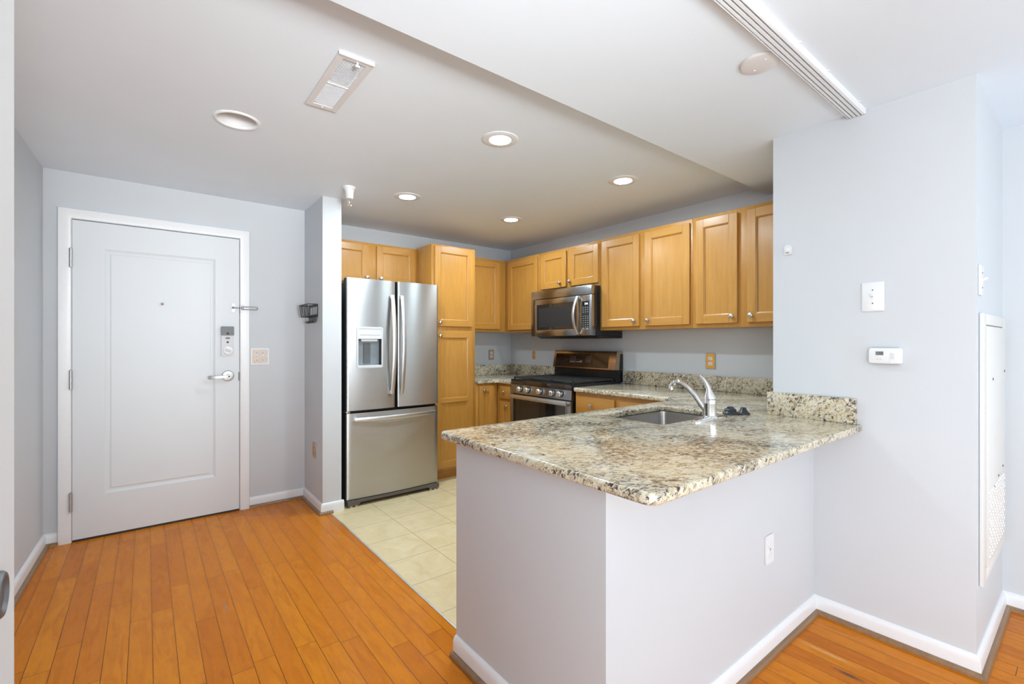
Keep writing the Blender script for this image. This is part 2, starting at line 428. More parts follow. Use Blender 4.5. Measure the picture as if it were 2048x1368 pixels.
# floor: one object, two finishes plus an added pale carpet, cutting orange bounce
g = G()
g.box(-2.6, XB, -0.7, 4.25, -0.06, 0.0, 0); g.box(XB, 3.6, -0.7, 0.97, -0.06, 0.0, 0); g.box(XB, 3.6, 0.97, 4.48, -0.06, 0.0, 1); g.box(-2.6, 3.6, -3.75, -0.7, -0.06, 0.0, 2)
struct(g.build('floor', ['floor', 'tile', 'added_carpet']), 'honey wood strip floor with beige square tiles in the kitchen', 'floor')
g = G(); g.box(XB - 0.006, XB + 0.004, 1.60, 3.575, 0, 0.003, 0)
struct(g.build('trim_5', ['alum']), 'thin metal strip where wood floor meets kitchen tiles', 'floor trim')

circ = lambda cx, cy, r, n=40: [(cx + r * math.cos(2 * PI * i / n), cy + r * math.sin(2 * PI * i / n)) for i in range(n)]
CAN = (0.351, 2.622); VENT = (0.634, 1.994)
ck = slab('ceiling', 'ceil', [[(-0.75, 1.436), (3.55, 1.436), (3.55, 4.48), (-0.75, 4.48)], circ(*CAN, 0.086), [(VENT[0] - .052, VENT[1] - .215), (VENT[0] + .052, VENT[1] - .215), (VENT[0] + .052, VENT[1] + .215), (VENT[0] - .052, VENT[1] + .215)]], ZK, ZK + 0.10)
struct(ck, 'white ceiling over the entry and kitchen', 'ceiling')
g = G(); g.box(-2.65, 3.55, -3.8, 1.436, ZL, ZK + 0.10)
struct(g.build('ceiling', 'ceil'), 'slightly lower white ceiling over the living area', 'ceiling')

def wallbox(name, label, *bx):
    g = G()
    for b in bx: g.box(*b)
    return struct(g.build(name, 'wall'), label, 'wall')
wallbox('wall_entry', 'pale blue grey wall around the white entrance door', (-0.66, 1.03, YD, YD + 0.12, 0, ZK))
wallbox('wall_stub', 'narrow pale grey wall end beside the refrigerator', (1.03, 1.168, 3.58, 4.341, 0, ZK))
wallbox('wall_kitchen_back', 'pale blue grey kitchen wall behind the refrigerator and pantry', (1.03, 3.50, 4.341, 4.46, 0, ZK))
wallbox('wall_range', 'pale blue grey kitchen wall behind the stove', (3.398, 3.52, 1.031, 4.341, 0, ZK))
wallbox('wall_thermostat', 'pale blue grey wall block carrying the thermostat', (2.496, 3.52, 0.298, 1.031, 0, ZL))
wallbox('wall_right', 'pale grey wall at the far right', (3.25, 3.37, -3.7, 0.298, 0, ZL))
wallbox('wall_peninsula', 'low pale grey wall carrying the granite peninsula top', (0.998, 2.496, 0.848, 0.945, 0, 0.876), (0.998, 1.095, 0.945, 1.635, 0, 0.876))
g = G()
path = [(-0.504, YD), (-0.545, 2.6), (-0.552, 1.75), (-0.93, 1.75), (-0.93, 0.30), (-2.50, 0.30), (-2.50, -3.7)]
for (x0, y0), (x1, y1) in zip(path, path[1:]):
    d = Vector((x1 - x0, y1 - y0)).normalized(); n = Vector((d.y, -d.x)) * 0.10
    a = 0.10 if d.x < -0.5 else 0.0
    top = ZK if min(y0, y1) > 1.4 else ZL
    if (x0, x1) == (-2.50, -2.50):      # opening for the added side window
        for ya, yb, za, zb in ((0.30, 0.0, 0, top), (0.0, -3.1, 0, .03), (0.0, -3.1, 2.26, top), (-3.1, -3.7, 0, top)):
            g.box(-2.60, -2.50, yb, ya, za, zb)
    else:
        pts = [(x0, y0), (x1, y1), (x1 + n.x, y1 + n.y), (x0 + n.x, y0 + n.y)]
        g.prism(pts, 0, top, XY)
struct(g.build('wall_left', 'wall'), 'pale blue grey wall left of the entrance door', 'wall')
g = G()
for b in ((-2.6, 3.37, 0, .03), (-2.6, 3.37, 2.26, ZL), (-2.6, -2.1, .03, 2.26), (0.1, 0.25, .03, 2.26), (3.2, 3.37, .03, 2.26)):
    g.box(b[0], b[1], -3.8, -3.7, b[2], b[3])
struct(g.build('wall_rear', 'wall'), 'pale grey living room wall with two big windows', 'wall')
def window(name, face_x, a0, a1):
    g = G()
    def bar(u0, u1, z0, z1):
        if face_x: g.box(-2.57, -2.53, u0, u1, z0, z1)
        else: g.box(u0, u1, -3.77, -3.73, z0, z1)
    for u0, u1, z0, z1 in ((a0, a1, .03, .08), (a0, a1, 2.21, 2.26), (a0, a0 + .05, .08, 2.21), (a1 - .05, a1, .08, 2.21), ((a0 + a1) / 2 - .025, (a0 + a1) / 2 + .025, .08, 2.21)): bar(u0, u1, z0, z1)
    return struct(g.build(name, 'trim'), 'white framed full-height living room window', 'window')
window('window_1', False, -2.1, 0.1); window('window_2', False, 0.25, 3.2); window('window_added', True, -3.1, 0.0)  # the third one is added to light the thermostat wall

# baseboards and shoe moulding
p_left = [(-0.552, 1.75), (-0.545, 2.6), (-0.504, YD), (-0.432, YD)]
p_door = [(0.624, YD), (1.03, YD), (1.03, 3.58), (1.184, 3.58)]
p_pen = [(0.998, 1.635), (0.998, 0.848), (2.496, 0.848), (2.496, 0.298), (3.25, 0.298), (3.25, -3.7)]
def base(name, path, i0, i1, label, mat='trim', prof=BB):
    g = G(); g.loft(sweep_path(path, prof, i0, i1)); struct(g.build(name, mat, angle=25), label, 'baseboard' if prof is BB else 'moulding')
base('baseboard_left', p_left, 0, 2, 'white baseboard along the left wall'); base('baseboard_entry', p_left, 2, 3, 'short white baseboard left of the entrance door')
base('baseboard_door', p_door, 0, 1, 'white baseboard right of the entrance door'); base('baseboard_stub', p_door, 1, 3, 'white baseboard wrapping the wall end by the refrigerator')
base('baseboard_peninsula', p_pen, 0, 2, 'white baseboard around the peninsula wall'); base('baseboard_thermostat', p_pen, 2, 3, 'white baseboard under the thermostat')
base('baseboard_panel', p_pen, 3, 4, 'white baseboard below the access panel'); base('baseboard_right', p_pen, 4, 5, 'white baseboard on the far right wall')
base('trim_1', p_left, 0, 3, 'brown shoe moulding along the left wall', 'shoe', SHOE); base('trim_2', p_door[:3] + [(1.10, 3.58)], 0, 3, 'brown shoe moulding right of the entrance door', 'shoe', SHOE)
base('trim_3', p_pen, 0, 2, 'brown shoe moulding around the peninsula', 'shoe', SHOE); base('trim_4', p_pen, 2, 5, 'brown shoe moulding along the right-hand walls', 'shoe', SHOE)

# ---------------------------------------------------------------- entrance door
DX0, DX1, DZ1 = -0.369, 0.556, 2.056
g = G()
fp = [(0.0, 0.0), (0.020, 0.0), (0.026, 0.006), (0.030, 0.028), (0.030, 0.062), (0.024, 0.066), (0.0, 0.066)]   # casing profile: out, across
def casing(x0, x1, zt, prof, y):
    rings = []
    for cx, cz, sx, sz in ((x0, 0, -1, 0), (x0, zt, -1, 1), (x1, zt, 1, 1), (x1, 0, 1, 0)):
        rings.append([(cx + sx * a, y - o, cz + sz * a) for o, a in prof])
    return rings
g.loft(casing(DX0 - 0.002, DX1 + 0.004, DZ1 + 0.006, fp, YD))
struct(g.build('trim_6', 'trim', angle=25), 'white moulded casing around the entrance door', 'door casing')
# slab with one long recessed panel
g = G()
y0 = YD - 0.026
px0, px1, pz0, pz1 = -0.214, 0.402, 0.282, 1.886
def ring(x0, x1, z0, z1, y): return [(x0, y, z0), (x1, y, z0), (x1, y, z1), (x0, y, z1)]
loops = [ring(DX0, DX1, 0.014, DZ1, YD - 0.002), ring(DX0, DX1, 0.014, DZ1, y0)]
loops += [ring(px0, px1, pz0, pz1, y0), ring(px0 + .004, px1 - .004, pz0 + .004, pz1 - .004, y0 + .004), ring(px0 + .016, px1 - .016, pz0 + .016, pz1 - .016, y0 + .009),
          ring(px0 + .026, px1 - .026, pz0 + .026, pz1 - .026, y0 + .009), ring(px0 + .034, px1 - .034, pz0 + .034, pz1 - .034, y0 + .005)]
g.loft(loops)
door = struct(g.build('door_1', 'door', angle=15), 'white entrance door with one long recessed panel', 'door')
g = G(); g.box(DX0 + .002, DX1 - .002, y0 + .002, YD - .002, 0.0, 0.0135); g.build('door_sweep', 'blackm', door)
g = G(); g.box(DX0 - .0015, DX1 + .0035, YD - .004, YD - .0005, 0.015, DZ1 + .0055); g.build('door_gap', 'slot', door)
for z in (1.811, 1.036, 0.258):
    g = G(); g.lathe([(0.003, -.062), (.0085, -.060), (.0085, -.0215), (.0075, -.021), (.0075, -.019), (.0085, -.0185), (.0085, .0185), (.0075, .019), (.0075, .021), (.0085, .0215), (.0085, .060), (.003, .064)], (DX0 - .006, y0 - .008, z), 'z', 20)
    g.build('hinge', 'nickel', door)
g = G(); g.lathe([(.011, 0), (.011, .004), (.007, .005), (.007, .003)], (0.090, y0, 1.541), '-y', 24); pe = g.build('peephole', 'nickel', door)
g = G(); g.lathe([(.006, 0), (.0065, .0035), (.003, .0045)], (0.090, y0 - .001, 1.541), '-y', 16); g.build('lens', 'glass', pe)
# lever
lx, lz = 0.482, 1.024
g = G(); g.lathe([(.040, 0), (.040, .006), (.036, .011), (.026, .013)], (lx, y0, lz), '-y', 36); ro = g.build('lever_rose', 'nickel', door)
g = G(); g.lathe([(.013, 0), (.013, .038), (.016, .042), (.016, .056), (.013, .060)], (lx, y0 - .010, lz), '-y', 24)
g.tube([(lx + .008, y0 - .060, lz), (lx - .03, y0 - .062, lz - .001), (lx - .07, y0 - .060, lz - .004), (lx - .105, y0 - .052, lz - .006), (lx - .125, y0 - .044, lz - .006)], 0, sq=(.0115, .006))
g.build('lever_handle', 'nickel', door)
g = G(); g.lathe([(.008, 0), (.008, .003), (.005, .004)], (lx, y0 - .068, lz), '-y', 16); g.build('lever_keyhole', 'dgrey', ro)
# electronic deadbolt
kx0, kx1 = 0.438, 0.518
g = G(); g.prism(rounded(kx0, kx1, 1.178, 1.392, .006), y0 - .022, y0, XZ); lk = g.build('deadbolt_housing', 'silverp', door)
g = G(); g.prism(rounded(kx0 - .001, kx1 + .001, 1.326, 1.393, .005), y0 - .027, y0 - .0005, XZ); g.build('battery_cover', 'dgrey', lk)
kc = (kx0 + kx1) / 2
g = G(); g.lathe([(.030, 0), (.030, .003), (.028, .005)], (kc + .002, y0 - .022, 1.216), '-y', 32); g.build('turn_plate', 'whitep', lk)
g = G(); g.tube([(kc - .017, y0 - .032, 1.224), (kc + .021, y0 - .032, 1.208)], 0, sq=(.008, .008)); g.build('thumb_turn', 'silverp', lk)
g = G(); g.lathe([(.007, 0), (.007, .002), (.004, .003)], (kc, y0 - .022, 1.276), '-y', 16); g.lathe([(.008, 0), (.008, .003)], (kc, y0 - .027, 1.341), '-y', 16); g.build('sensor_button', 'slot', lk)
g = G(); g.prism(rounded(kc - .015, kc + .015, 1.300, 1.312, .005), y0 - .0245, y0 - .022, XZ); g.build('badge', 'dgrey', lk)
# keeper plate of the door guard (on the door) and latch face
g = G(); g.prism(rounded(0.505, 0.529, 1.503, 1.568, .006), y0 - .003, y0, XZ)
g.sphere((.514, y0 - .010, 1.536), .007); g.tube([(.514, y0, 1.536), (.514, y0 - .010, 1.536)], .004)
g.build('guard_keeper', 'gunmetal', door)
g = G(); g.box(DX1 - .006, DX1 + .003, y0 - .0015, y0 + .004, .985, 1.050); g.build('latch_plate', 'dgrey', door)
# swing bar on the casing
sb = thing('door_guard', 'steel swing bar door guard fixed to the door casing', 'door guard', (0.575, YD - 0.030, 1.535))
g = G(); g.prism(rounded(-.012, .012, -.034, .034, .008), -.003, 0, XZ); g.build('base_plate', 'gunmetal', sb)
g = G(); g.lathe([(.006, -.016), (.006, .016)], (0, -.009, 0), 'z', 16); g.build('pivot', 'gunmetal', sb)
g = G(); g.tube([(0, -.012, .008), (.03, -.014, .010), (.095, -.014, .010), (.103, -.014, .005), (.103, -.014, -.005), (.095, -.014, -.010), (.03, -.014, -.010), (0, -.012, -.008)], .0035, up=(0, 1, 0)); g.tube([(-.058, -.010, .0), (-.03, -.012, 0), (0, -.012, 0)], [.005, .003, .004], up=(0, 1, 0)); g.build('swing_bar', 'gunmetal', sb)

# ---------------------------------------------------------------- near door at the left edge of the view
g = G()
T = Vector((-0.1465, 0.952)); Hh = Vector((-0.1475, 0.20)); dv = (T - Hh).normalized(); out = Vector((dv.y, -dv.x)); nv = -out * 0.036
g.prism([tuple(Hh), tuple(T), tuple(T + nv), tuple(Hh + nv)], 0.012, 2.045, XY)
d2 = struct(g.build('door_2', 'flatdoor'), 'edge of an open white door very close at the left', 'door')
kp = T - dv * 0.100
g = G()
def kn(r, h): return [(kp.x + out.x * h + dv.x * r * math.cos(a), kp.y + out.y * h + dv.y * r * math.cos(a), 0.955 + r * math.sin(a)) for a in [2 * PI * i / 28 for i in range(28)]]
g.loft([kn(r, h) for r, h in ((.029, 0), (.029, .004), (.026, .0075), (.022, .008), (.019, .004))])
g.build('round_pull', 'pewter', d2)
g = G(); q = Hh - dv * .005; g.box(q.x - .075, q.x - .012, q.y - .085, q.y, 0, 2.06); g.build('hinge_post', 'trim', d2)

# ---------------------------------------------------------------- small fittings on walls
def outlet(name, label, loc, face, plate, rim=None, device='whitep', w_=0.072, h_=0.116):
    o = thing(name, label, 'outlet', loc, face)
    g = G(); a, b = w_ / 2, h_ / 2
    if rim:
        g.prism(rounded(-a, a, -b, b, .004), -.005, 0, XZ); r = g.build('cover_rim', rim, o)
        a -= .006; b -= .006; g = G(); g.prism(rounded(-a, a, -b, b, .003), -.0065, -.001, XZ)
    else: g.prism(rounded(-a, a, -b, b, .005), -.005, 0, XZ)
    g.build('cover_plate', plate, o)
    for z in (-.0195, .0195):
        g = G(); g.prism([(x, z + v) for x, v in rounded(-.0165, .0165, -.014, .014, .011)], -.0085, -.004, XZ); s = g.build('socket', device, o)
        g = G(); g.box(-.008, -.0055, -.0092, -.008, z - .001, z + .008); g.box(.0055, .008, -.0092, -.008, z - .001, z + .007); g.lathe([(.003, 0), (.003, .0008)], (0, -.0084, z - .008), '-y', 12); g.build('slots', 'slot' if plate != 'whitep' else 'silverp', s)
    g = G(); g.lathe([(.003, 0), (.003, .002)], (0, -.006, 0), '-y', 10); g.build('screw', 'nickel', o)
    return o
outlet('wall_outlet', 'tan outlet on the kitchen back wall between pantry and corner', (3.113, 4.340, 1.135), 'Y', 'tan', 'greyp')
outlet('wall_outlet', 'tan outlet on the stove wall left of the stove backguard', (3.397, 3.915, 1.138), 'X', 'tan', 'whitep', 'tan')
outlet('wall_outlet', 'amber outlet with white sockets above the granite backsplash behind the faucet', (3.397, 1.853, 1.132), 'X', 'amber', 'nickel', 'whitep', .078, .122)
outlet('wall_outlet', 'tan outlet low on the wall end beside the refrigerator', (1.029, 3.788, 0.438), 'X', 'tan', 'nickel', 'tan')
outlet('wall_outlet', 'white outlet on the peninsula wall below the granite overhang', (2.010, 0.847, 0.425), 'Y', 'whitep')

def switch(name, label, loc, face, w_, h_, plate, xs, rim=None, toggle='whitep', zdir=(1,)):
    o = thing(name, label, 'light switch', loc, face); a, b = w_ / 2, h_ / 2
    g = G()
    if rim:
        g.prism(rounded(-a, a, -b, b, .003), -.006, 0, XZ); g.build('cover_rim', rim, o)
        a -= .010; b -= .010; g = G(); g.prism(rounded(-a, a, -b, b, .002), -.0075, -.001, XZ)
    else:
        g.loft([[(x, 0, z) for x, z in rounded(-a, a, -b, b, .004)], [(x, -.004, z) for x, z in rounded(-a, a, -b, b, .004)], [(x, -.007, z) for x, z in rounded(-a + .004, a - .004, -b + .004, b - .004, .004)]])
    g.build('cover_plate', plate, o)
    yp = -.0075 if rim else -.007
    for x, d in zip(xs, zdir):
        g = G(); g.box(x - .006, x + .006, yp - .001, yp + .001, -.014, .014, bev=.0008); t = g.build('toggle_bezel', toggle, o)
        g = G(); g.prism([(yp, -.005), (yp, .005), (yp - .015, .004 + .007 * d), (yp - .015, -.004 + .007 * d)], x - .004, x + .004, YZ); g.build('toggle', toggle, t)
        for z in (-.029, .029):
            g = G(); g.lathe([(.003, 0), (.0025, .0015)], (x, yp, z), '-y', 10); g.build('screw', 'dgrey', o)
    return o
switch('switch_plate', 'beige double light switch in a white rim right of the entrance door', (0.700, YD - .001, 1.165), 'Y', .128, .128, 'beige', (-.021, .021), 'whitep', 'whitep', (1, -1))
switch('switch_plate', 'white single light switch above the thermostat', (2.495, 0.619, 1.472), 'X', .080, .128, 'whitep', (0,))
switch('switch_plate', 'white switch plate seen edge-on above the access panel', (2.575, 0.297, 1.516), 'Y', .076, .118, 'whitep', (0,))

# thermostat
th = thing('thermostat', 'white rectangular thermostat with grey display on the wall', 'thermostat', (2.495, 0.573, 1.215), 'X')
g = G(); a, b = .057, .0345
g.loft([[(x, y, z) for x, z in rounded(-a + i, a - i, -b + i, b - i, .010)] for y, i in ((0, .004), (-.004, 0), (-.020, 0), (-.026, .003), (-.028, .008))]); tb = g.build('housing', 'whitep', th)
for z0, z1 in ((.0335, .0355), (-.0355, -.0335)):
    g = G()
    for i in range(22): g.box(-.045 + i * .0042, -.043 + i * .0042, -.019, -.006, z0, z1)
    g.build('vent_slots', 'greyp', tb)
g = G(); g.box(-.030, -.003, -.0287, -.027, .003, .019); ds = g.build('display', 'lcd', th)
text('reading', '62', .014, (-.011, -.0289, .011), (PI / 2, 0, 0), 'printd', ds)
for x in (-.024, -.012):
    g = G(); g.sphere((x, -.0275, -.013), .0038, sc=(1.25, .7, .8), n=12); g.build('button', 'silverp', th)
g = G(); g.prism(rounded(.019, .037, -.031, .016, .006), -.0295, -.027, XZ); sl = g.build('side_panel', 'whitep', th)
for z in (.007, -.006):
    g = G(); g.lathe([(.006, 0), (.006, .001), (.0045, .0015)], (.028, -.0293, z), '-y', 20); g.build('dial', 'silverp', sl)

# adhesive hook
hk = thing('adhesive_hook', 'small white adhesive hook high on the thermostat wall', 'hook', (2.495, 0.960, 1.730), 'X')
g = G(); g.prism([(-.017, -.024), (.017, -.024), (.017, .012), (.012, .020), (.005, .024), (-.005, .024), (-.012, .020), (-.017, .012)], -.006, 0, XZ); g.build('backplate', 'whitep', hk)
g = G(); g.tube([(0, -.006, .004), (0, -.010, -.008), (0, -.015, -.015), (0, -.020, -.012), (0, -.021, -.004)], 0, sq=(.003, .008), up=(0, 1, 0)); g.build('hook', 'whitep', hk)

# access panel with a perforated lower part
ap = thing('access_panel', 'cream white wall access panel with dimpled lower half', 'access panel', (2.555, 0.297, 0.32), 'Y')
W_, H_ = 0.665, 1.068
g = G()
for x0, x1, z0, z1 in ((0, .075, 0, H_), (W_ - .06, W_, 0, H_), (.075, W_ - .06, 0, .05), (.075, W_ - .06, H_ - .045, H_)): g.box(x0, x1, -.012, 0, z0, z1, bev=.003)
g.build('frame', 'oldwhite', ap)
g = G(); g.box(.080, W_ - .065, -.016, -.001, .055, H_ - .050, bev=.002); dr = g.build('panel_door', 'oldwhite', ap)
g = G()
for i in range(9):
    for j in range(15):
        x = .125 + i * .052; z = .085 + j * .0185
        if x > W_ - .10: continue
        g.lathe([(.0085, 0), (.006, .0035), (.0, .0045)], (x + (.026 if j % 2 else 0), -.016, z), '-y', 10, caps=False)
g.build('dimples', 'oldwhite', dr)
for x, z in ((.21, .800), (W_ - .09, .820), (.25, .345), (.38, .37), (.52, .39)):
    g = G(); g.lathe([(.006, 0), (.004, .003)], (x, -.016, z), '-y', 12); g.build('screw', 'dgrey', dr)

# wire basket with hooks on the wall end
wb = thing('wire_basket', 'small dark wire basket with key hooks on the wall end', 'basket', (1.029, 3.93, 1.43), 'X')
L_, D_ = .235, .075
g = G(); R_ = .0022
def rect(z, x0, x1, y0, y1): return [(x0, y0, z), (x1, y0, z), (x1, y1, z), (x0, y1, z), (x0, y0, z)]
g.tube(rect(.135, 0, L_, -D_, -.003), .0035); g.tube(rect(.045, .012, L_ - .012, -D_ + .012, -.003), .003)
for i in range(13):
    x = i * L_ / 12; xb = .012 + i * (L_ - .024) / 12
    g.tube([(x, -D_, .135), (xb, -D_ + .012, .045), (xb, -.004, .045)], R_ * .7, 6)
for k in range(5):
    y = -.003 - k * (D_ - .003) / 4
    for x, xb in ((0, .012), (L_, L_ - .012)): g.tube([(x, y, .135), (xb, min(-.004, y + .010 * k / 4), .045)], R_ * .7, 6)
g.build('basket', 'wire', wb)
g = G(); g.box(0, L_, -.005, -.0005, .120, .135); g.box(0, L_, -.005, -.0005, .040, .060)
for x in (.004, L_ - .004): g.tube([(x, -.003, .13), (x, -.003, .045)], .003, 6)
g.build('back_rail', 'wire', wb)
for i in range(6):
    x = .02 + i * (L_ - .04) / 5
    g = G(); g.tube([(x, -.006, .055), (x, -.007, .012), (x, -.012, .000), (x, -.022, -.004), (x, -.031, .001), (x, -.036, .012)], .0032, 8, up=(1, 0, 0)); g.build('key_hook', 'wire', wb)

# ---------------------------------------------------------------- ceiling fittings
LG = 'lit recessed lights in the kitchen ceiling'
for (x, y), lab in zip(((1.492, 1.997), (1.532, 3.206), (2.535, 3.233), (2.518, 1.992)),
        ('lit recessed light nearest the ceiling vent', 'lit recessed light above the refrigerator front', 'lit recessed light nearest the far kitchen corner', 'lit recessed light above the upper cabinets right of the microwave')):
    o = thing('recessed_light', lab, 'ceiling light', (x, y, ZK), 'Y', LG)
    g = G(); g.lathe([(.097, 0), (.097, .0025), (.092, .0045), (.062, .0062), (.0575, .0055), (.0565, .002)], (0, 0, 0), '-z', 48, caps=False); g.build('trim_ring', 'trim', o)
    g = G(); g.lathe([(.0, .0025), (.0565, .0025)], (0, 0, 0), '-z', 40, caps=False); g.build('lens', 'lens', o)
o = thing('recessed_light', 'unlit open recessed light in front of the entrance door', 'ceiling light', (CAN[0], CAN[1], ZK), 'Y')
g = G(); g.lathe([(.101, 0), (.101, .003), (.094, .007), (.086, .005), (.083, .0), (.083, -.004)], (0, 0, 0), '-z', 48, caps=False); g.build('trim_ring', 'trim', o)
g = G(); g.lathe([(.083, -.003), (.080, -.03), (.072, -.065), (.055, -.088), (.0, -.094)], (0, 0, 0), '-z', 40, caps=False); g.build('reflector', 'offwhite', o)
# vent
v = thing('ceiling_vent', 'white louvred air vent in the ceiling', 'vent', (VENT[0], VENT[1], ZK), 'Y')
g = G()
for x0, x1, y0_, y1 in ((-.069, -.044, -.234, .234), (.044, .069, -.234, .234), (-.044, .044, -.234, -.206), (-.044, .044, .206, .234)): g.box(x0, x1, y0_, y1, -.009, 0)
g.box(-.069, .069, -.236, -.228, -.012, 0); g.build('frame', 'offwhite', v)
g = G(); g.box(-.045, .045, -.003, .003, -.009, .004); g.build('divider', 'trim', v)
g = G()
for k in range(22):
    for sgn, run in ((-1, .016), (1, -.006)):     # near half leans away from the entry, far half leans towards it
        y = sgn * (.0095 + k * .0089)
        g.box(-.045, .045, y - .0017, y + .0017, -.0068, -.0055)
        g.loft([[(x, y + d + q, z) for x, q, z in ((-.045, 0, -.0056), (.045, 0, -.0056), (.045, run, .0040), (-.045, run, .0040))] for d in (0, .0009)])
g.build('louvers', 'trim', v)
g = G(); g.box(-.050, .050, -.213, .213, .02, .022); g.build('dark_backing', 'slot', v)  # dark plate standing in for the shade behind the louvers
g = G(); g.tube([(.008, -.214, -.009), (.008, -.212, -.024)], .004); g.box(.0, .018, -.215, -.208, -.026, -.018, bev=.002); g.build('lever', 'trim', v)
g = G(); g.lathe([(.004, 0), (.003, .003)], (0, .220, -.009), '-z', 10); g.build('screw', 'trim', v)
# sprinkler
sp_ = thing('fire_sprinkler', 'white fire sprinkler hanging from the ceiling by the wall end', 'sprinkler', (1.121, 3.265, ZK), 'Y')
g = G(); g.lathe([(.044, 0), (.043, .006), (.036, .014), (.030, .028), (.026, .050), (.024, .078), (.020, .082), (0, .082)], (0, 0, 0), '-z', 32, caps=False); g.build('escutcheon', 'trim', sp_)
g = G(); g.lathe([(.009, .078), (.010, .092), (.006, .098), (.003, .118), (.003, .128)], (0, 0, 0), '-z', 16)
for a in (0, PI):
    g.tube([(.008 * math.cos(a), 0, -.090), (.014 * math.cos(a), 0, -.105), (.004 * math.cos(a), 0, -.125)], .002, 8, up=(0, 1, 0))
g.lathe([(.014, .128), (.014, .130)], (0, 0, 0), '-z', 20); g.build('sprinkler_head', 'chrome', sp_)
# blank cover
cv = thing('ceiling_cover_plate', 'round blank white cover plate on the lower ceiling', 'cover plate', (1.770, 0.778, ZL), 'Y')
g = G(); g.lathe([(.067, 0), (.067, .003), (.062, .008), (.050, .010), (0, .010)], (0, 0, 0), '-z', 48, caps=False); g.build('disc', 'offwhite', cv)
for s in (-1, 1):
    g = G(); g.lathe([(.004, .010), (.003, .012)], (s * .020, s * .028, 0), '-z', 12); g.build('screw', 'trim', cv)
# curtain track
tr = thing('curtain_track', 'white three-channel curtain track on the lower ceiling', 'curtain track', (-0.6, 0.682, ZL), 'Y')
prof = [(-.040, 0), (-.038, -.010), (-.033, -.016), (-.026, -.018)]
xs_ = -.022
for k in range(3):
    a = -.020 + k * .0155
    prof += [(a - .0028, -.018), (a - .0028, -.006), (a + .0028, -.006), (a + .0028, -.018)]
prof += [(.0215, -.018), (.0215, -.006), (.0255, -.006), (.0255, -.018), (.028, -.018), (.028, 0)]
g = G(); g.prism(prof, 0, 3.094, lambda u, v, d: (d, u, v)); g.build('rail', 'trim', tr, angle=20)
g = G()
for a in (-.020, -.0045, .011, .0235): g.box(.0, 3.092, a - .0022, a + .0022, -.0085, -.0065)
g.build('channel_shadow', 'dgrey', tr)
g = G(); g.box(3.0935, 3.096, -.041, .029, -.019, 0); g.build('end_cap', 'alum', tr)
for x in (1.9, 2.35, 2.62, 2.98):
    g = G(); g.box(x, x + .012, -.047, -.036, -.004, 0, bev=.001); g.build('clip', 'trim', tr)

# ---------------------------------------------------------------- cabinets
def knob(parent, x, z, y=-.021):
    g = G(); g.lathe([(.006, 0), (.0055, .008), (.006, .012), (.0135, .015), (.016, .019), (.0145, .024), (.008, .027), (.0, .0275)], (x, y, z), '-y', 20, caps=False)
    return g.build('knob', 'nickel', parent)
def shaker(name, parent, x0, x1, z0, z1, fr=.056, mids=()):
    """door: stiles, rails and recessed panels with a sloped inner moulding; y -.021 (front) .. -.001"""
    g = G(); yf, yb = -.021, -.001
    g.box(x0, x0 + fr, yf, yb, z0, z1, 0, .0022); g.box(x1 - fr, x1, yf, yb, z0, z1, 0, .0022)
    zs = [z0] + [m for mm in mids for m in mm] + [z1]
    spans = []
    edges = [z0 + fr] + [m for mm in mids for m in mm] + [z1 - fr]
    g.box(x0 + fr, x1 - fr, yf, yb, z0, z0 + fr, 1, .0012); g.box(x0 + fr, x1 - fr, yf, yb, z1 - fr, z1, 1, .0012)
    for a, b in mids: g.box(x0 + fr, x1 - fr, yf, yb, a, b, 1, .0012)
    for i in range(0, len(edges), 2):
        a, b = edges[i], edges[i + 1]; xa, xb = x0 + fr, x1 - fr; m = .007
        r = lambda k, y: [(xa + k, y, a + k), (xb - k, y, a + k), (xb - k, y, b - k), (xa + k, y, b - k)]
        g.loft([r(-.001, yf + .0012), r(.0025, yf + .0022), r(.003, yf + .0052), r(.0075, yf + .0075), r(.008, yf + .0125)], 0, first=False)
    return g.build(name, ['mv', 'mh'], parent, angle=20)
def drawer_front(parent, x0, x1, z0, z1):
    g = G(); g.box(x0, x1, -.021, -.001, z0, z1, 0, .004); return g.build('drawer', ['mh'], parent, angle=30)
CG = 'maple kitchen cabinets'
def cabinet(label, loc, face, w_, z0, z1, depth, doors, drawers=(), toe=False, group=None, x_extra=0):
    """loc = left front bottom corner; doors: (x0,x1,z0,z1,knobx,knobz,mids)"""
    o = thing('kitchen_cabinet', label, 'cabinet', loc, face, group)
    g = G()
    if toe:
        g.box(0, w_, 0, depth, .10, z1 - z0, 0, .0015); g.box(0.0, w_, .07, depth, 0, .0995, 1)
    else: g.box(0, w_, 0, depth, 0, z1 - z0, 0, .0015)
    g.build('carcass', ['mv', 'mdark'], o, angle=30)
    for d in doors:
        dd = shaker('door', o, d[0], d[1], d[2] - z0, d[3] - z0, mids=[(a - z0, b - z0) for a, b in (d[6] if len(d) > 6 else ())])
        if d[4] is not None: knob(dd, d[4], d[5] - z0)
    for d in drawers:
        dd = drawer_front(o, d[0], d[1], d[2] - z0, d[3] - z0); knob(dd, d[4], d[5] - z0)
    return o
YF, XF = 4.031, 3.088
UG = 'maple wall cabinets'; BG = 'maple base cabinets'
cabinet('wide short maple cabinet above the refrigerator', (1.1695, YF, 1.775), 'Y', .852, 1.775, 2.160, .305,
        [(.012, .379, 1.803, 2.136, .361, 1.850), (.452, .825, 1.803, 2.140, .489, 1.850)], group=UG)
cabinet('tall maple pantry cabinet right of the refrigerator', (2.023, 3.741, 0), 'Y', .468, 0, 2.167, .595,
        [(.026, .432, 1.424, 2.152, .072, 1.458), (.026, .432, .125, 1.375, .072, 1.336, ((.722, .760),))], toe=True)
